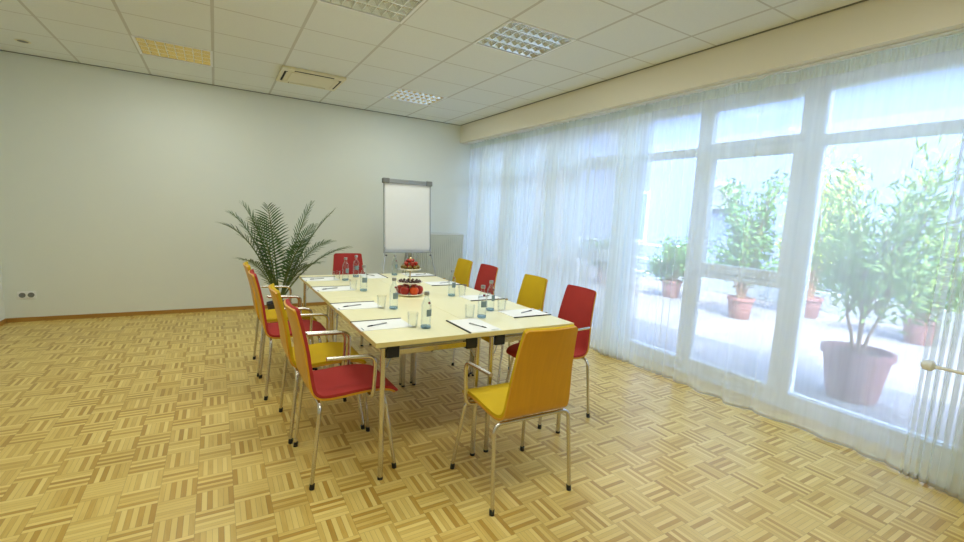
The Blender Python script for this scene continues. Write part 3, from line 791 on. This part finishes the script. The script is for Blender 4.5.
MB().box(-.34, -.04, -.42, .42, -.3, .3, .02).build('casing', M['fence'], aco)
T = Matrix.Translation((-.341, -.1, 0)) @ Matrix.Rotation(-PI/2, 4, 'Y')
MB().lathe([(.24, 0), (.24, .012), (.22, .014), (.21, .004), (.001, .004)], 24, T=T).build('fan_grille', M['grey'], aco, True)
for y in (-.3, .3): MB().box(-.3, 0, y-.02, y+.02, -.34, -.3).build('bracket', M['grey'], aco)
# garden rail
fn = thing('garden_railing', 'white horizontal garden railing behind the terrace plants on the far side', 'railing', (8.3, 9.0, -.04))
for y in (-3.0, -1.5, 0, 1.5, 3.0): MB().box(-.02, .02, y-.02, y+.02, 0, 1.0, .003).build('post', M['white'], fn)
for z in (.35, .65, .97): MB().box(-.035, -.02, -3.05, 3.05, z-.02, z+.02, .003).build('rail', M['white'], fn)

def leaves(mb, pts, ln, wd, r, spread=1.0):
    for (p, d) in pts:
        d = Vector(d)+Vector((r.uniform(-1, 1), r.uniform(-1, 1), r.uniform(-.6, .9)))*spread; d.normalize()
        s_ = d.cross(Vector((r.uniform(-1, 1), r.uniform(-1, 1), r.uniform(-1, 1)))).normalized()
        nrm = s_.cross(d); l = ln*r.uniform(.7, 1.2); w_ = wd*r.uniform(.8, 1.2); p = Vector(p)
        mb.add([p, p+d*l*.4+s_*w_+nrm*.004, p+d*l-Vector((0, 0, l*.15)), p+d*l*.4-s_*w_+nrm*.004], [(0, 1, 2), (0, 2, 3)])
def branchy(e, r, z0, H, R, nb, per, mleaf, ln, wd, shape=1.0, lean=(0, 0), t0=.28, trunks=None):
    tr = MB(); lf = MB(); pts = []
    for k in range(nb):
        a = 2*PI*k/nb + r.uniform(-.3, .3); el = r.uniform(.25, 1.0)
        rr = R*(1-abs(el-.55)*.75*shape)*r.uniform(.55, 1); h = z0+H*el
        tp = Vector((rr*math.cos(a)+lean[0]*el, rr*math.sin(a)+lean[1]*el, h)); b0_ = Vector((.03*math.cos(a), .03*math.sin(a), z0))
        if trunks:
            ta = 2*PI*(k % trunks)/trunks+.4; b0_ = Vector((.11*math.cos(ta), .11*math.sin(ta), z0+.34))
            if k < trunks: tr.tube([(.03*math.cos(ta), .03*math.sin(ta), z0), (.06*math.cos(ta), .06*math.sin(ta), z0+.17), tuple(b0_)], [.015, .013, .012], 7)
            if h < z0+.5: h = z0+.5
        md = b0_.lerp(tp, .5)+Vector((-rr*.18*math.cos(a), -rr*.18*math.sin(a), H*.05))
        P = [b0_*(1-t)**2+md*2*t*(1-t)+tp*t*t for t in [i/8 for i in range(9)]]
        tr.tube(P, [(.007 if trunks else .012)*(1-.8*i/8)*(.5+H*.4) for i in range(9)], 5)
        for q in range(per):
            t = r.uniform(t0, 1)**.8; i = min(int(t*8), 7); p = P[i].lerp(P[i+1], t*8-i); d = (P[i+1]-P[i]).normalized()
            j = R*.26
            p = p+Vector((r.gauss(0, j*.5), r.gauss(0, j*.5), r.gauss(0, j*.5)))
            pts.append((p, d))
    tr.build('branches', M['bark'], e, True)
    leaves(lf, pts, ln, wd, r); lf.build('foliage', M[mleaf], e)
def pot_lathe(r0, r1, h): return MB().lathe([(r0*.95, 0), (r0, .01), (r1*.95, h*.86), (r1*1.04, h*.87), (r1*1.04, h), (r1*.93, h), (r1*.9, h*.9), (.001, h*.9)], 28)
ol = thing('potted_shrub', 'large leafy green shrub in a big reddish pot just outside the near window', 'potted plant', (4.80, 1.60, -.04))
pot_lathe(.18, .25, .44).build('pot', M['terra'], ol, True)
MB().lathe([(.2, .396), (.1, .41), (.001, .412)], 20).build('soil', M['soil'], ol, True)
branchy(ol, random.Random(5), .40, 1.80, .62, 36, 72, 'leafo', .12, .013, lean=(.05, -.08), t0=.3, trunks=4)
k = 0
for (x, y, H, R, nb, per, ml, ln, wd, label) in [
        (7.2, 3.98, 2.2, .55, 22, 110, 'leafb', .10, .022, 'mid green shrub in a pinkish pot seen through the casement window'),
        (8.6, 3.62, 3.2, .6, 26, 110, 'leafy', .10, .024, 'tall yellow green slender shrub left of the big potted shrub'),
        (7.8, 5.7, 1.15, .55, 20, 100, 'leafb', .10, .022, 'low green shrub behind the seam of the two curtains'),
        (7.6, 7.3, 1.1, .6, 20, 100, 'leafb', .10, .022, 'low green shrub seen through the middle of the far curtain'),
        (8.2, 2.1, 1.7, .6, 22, 100, 'leafb', .11, .024, 'dark green shrub behind the big potted shrub'),
        (7.4, 9.6, 1.5, .5, 20, 90, 'leafb', .10, .022, 'green shrub far away behind the left part of the far curtain')]:
    e = thing('garden_shrub', label, 'shrub', (x, y, -.04), 0, 'shrubs across the terrace')
    pot_lathe(.14, .19, .34).build('pot', M['terra'], e, True)
    branchy(e, random.Random(20+k), .30, H-.3, R, nb, per, ml, ln, wd, .8); k += 1
bx = thing('plant_trough', 'long low grey planter trough with bedding plants across the terrace', 'planter', (9.7, 4.5, -.04))
MB().box(-.2, .2, -2.6, 2.6, 0, .35, .01).build('trough', M['fence'], bx)
lf = MB(); r = random.Random(3)
leaves(lf, [((r.uniform(-.18, .18), r.uniform(-2.5, 2.5), .34+r.uniform(0, .3)), (0, 0, 1)) for _ in range(1500)], .11, .022, r); lf.build('foliage', M['leafb'], bx)
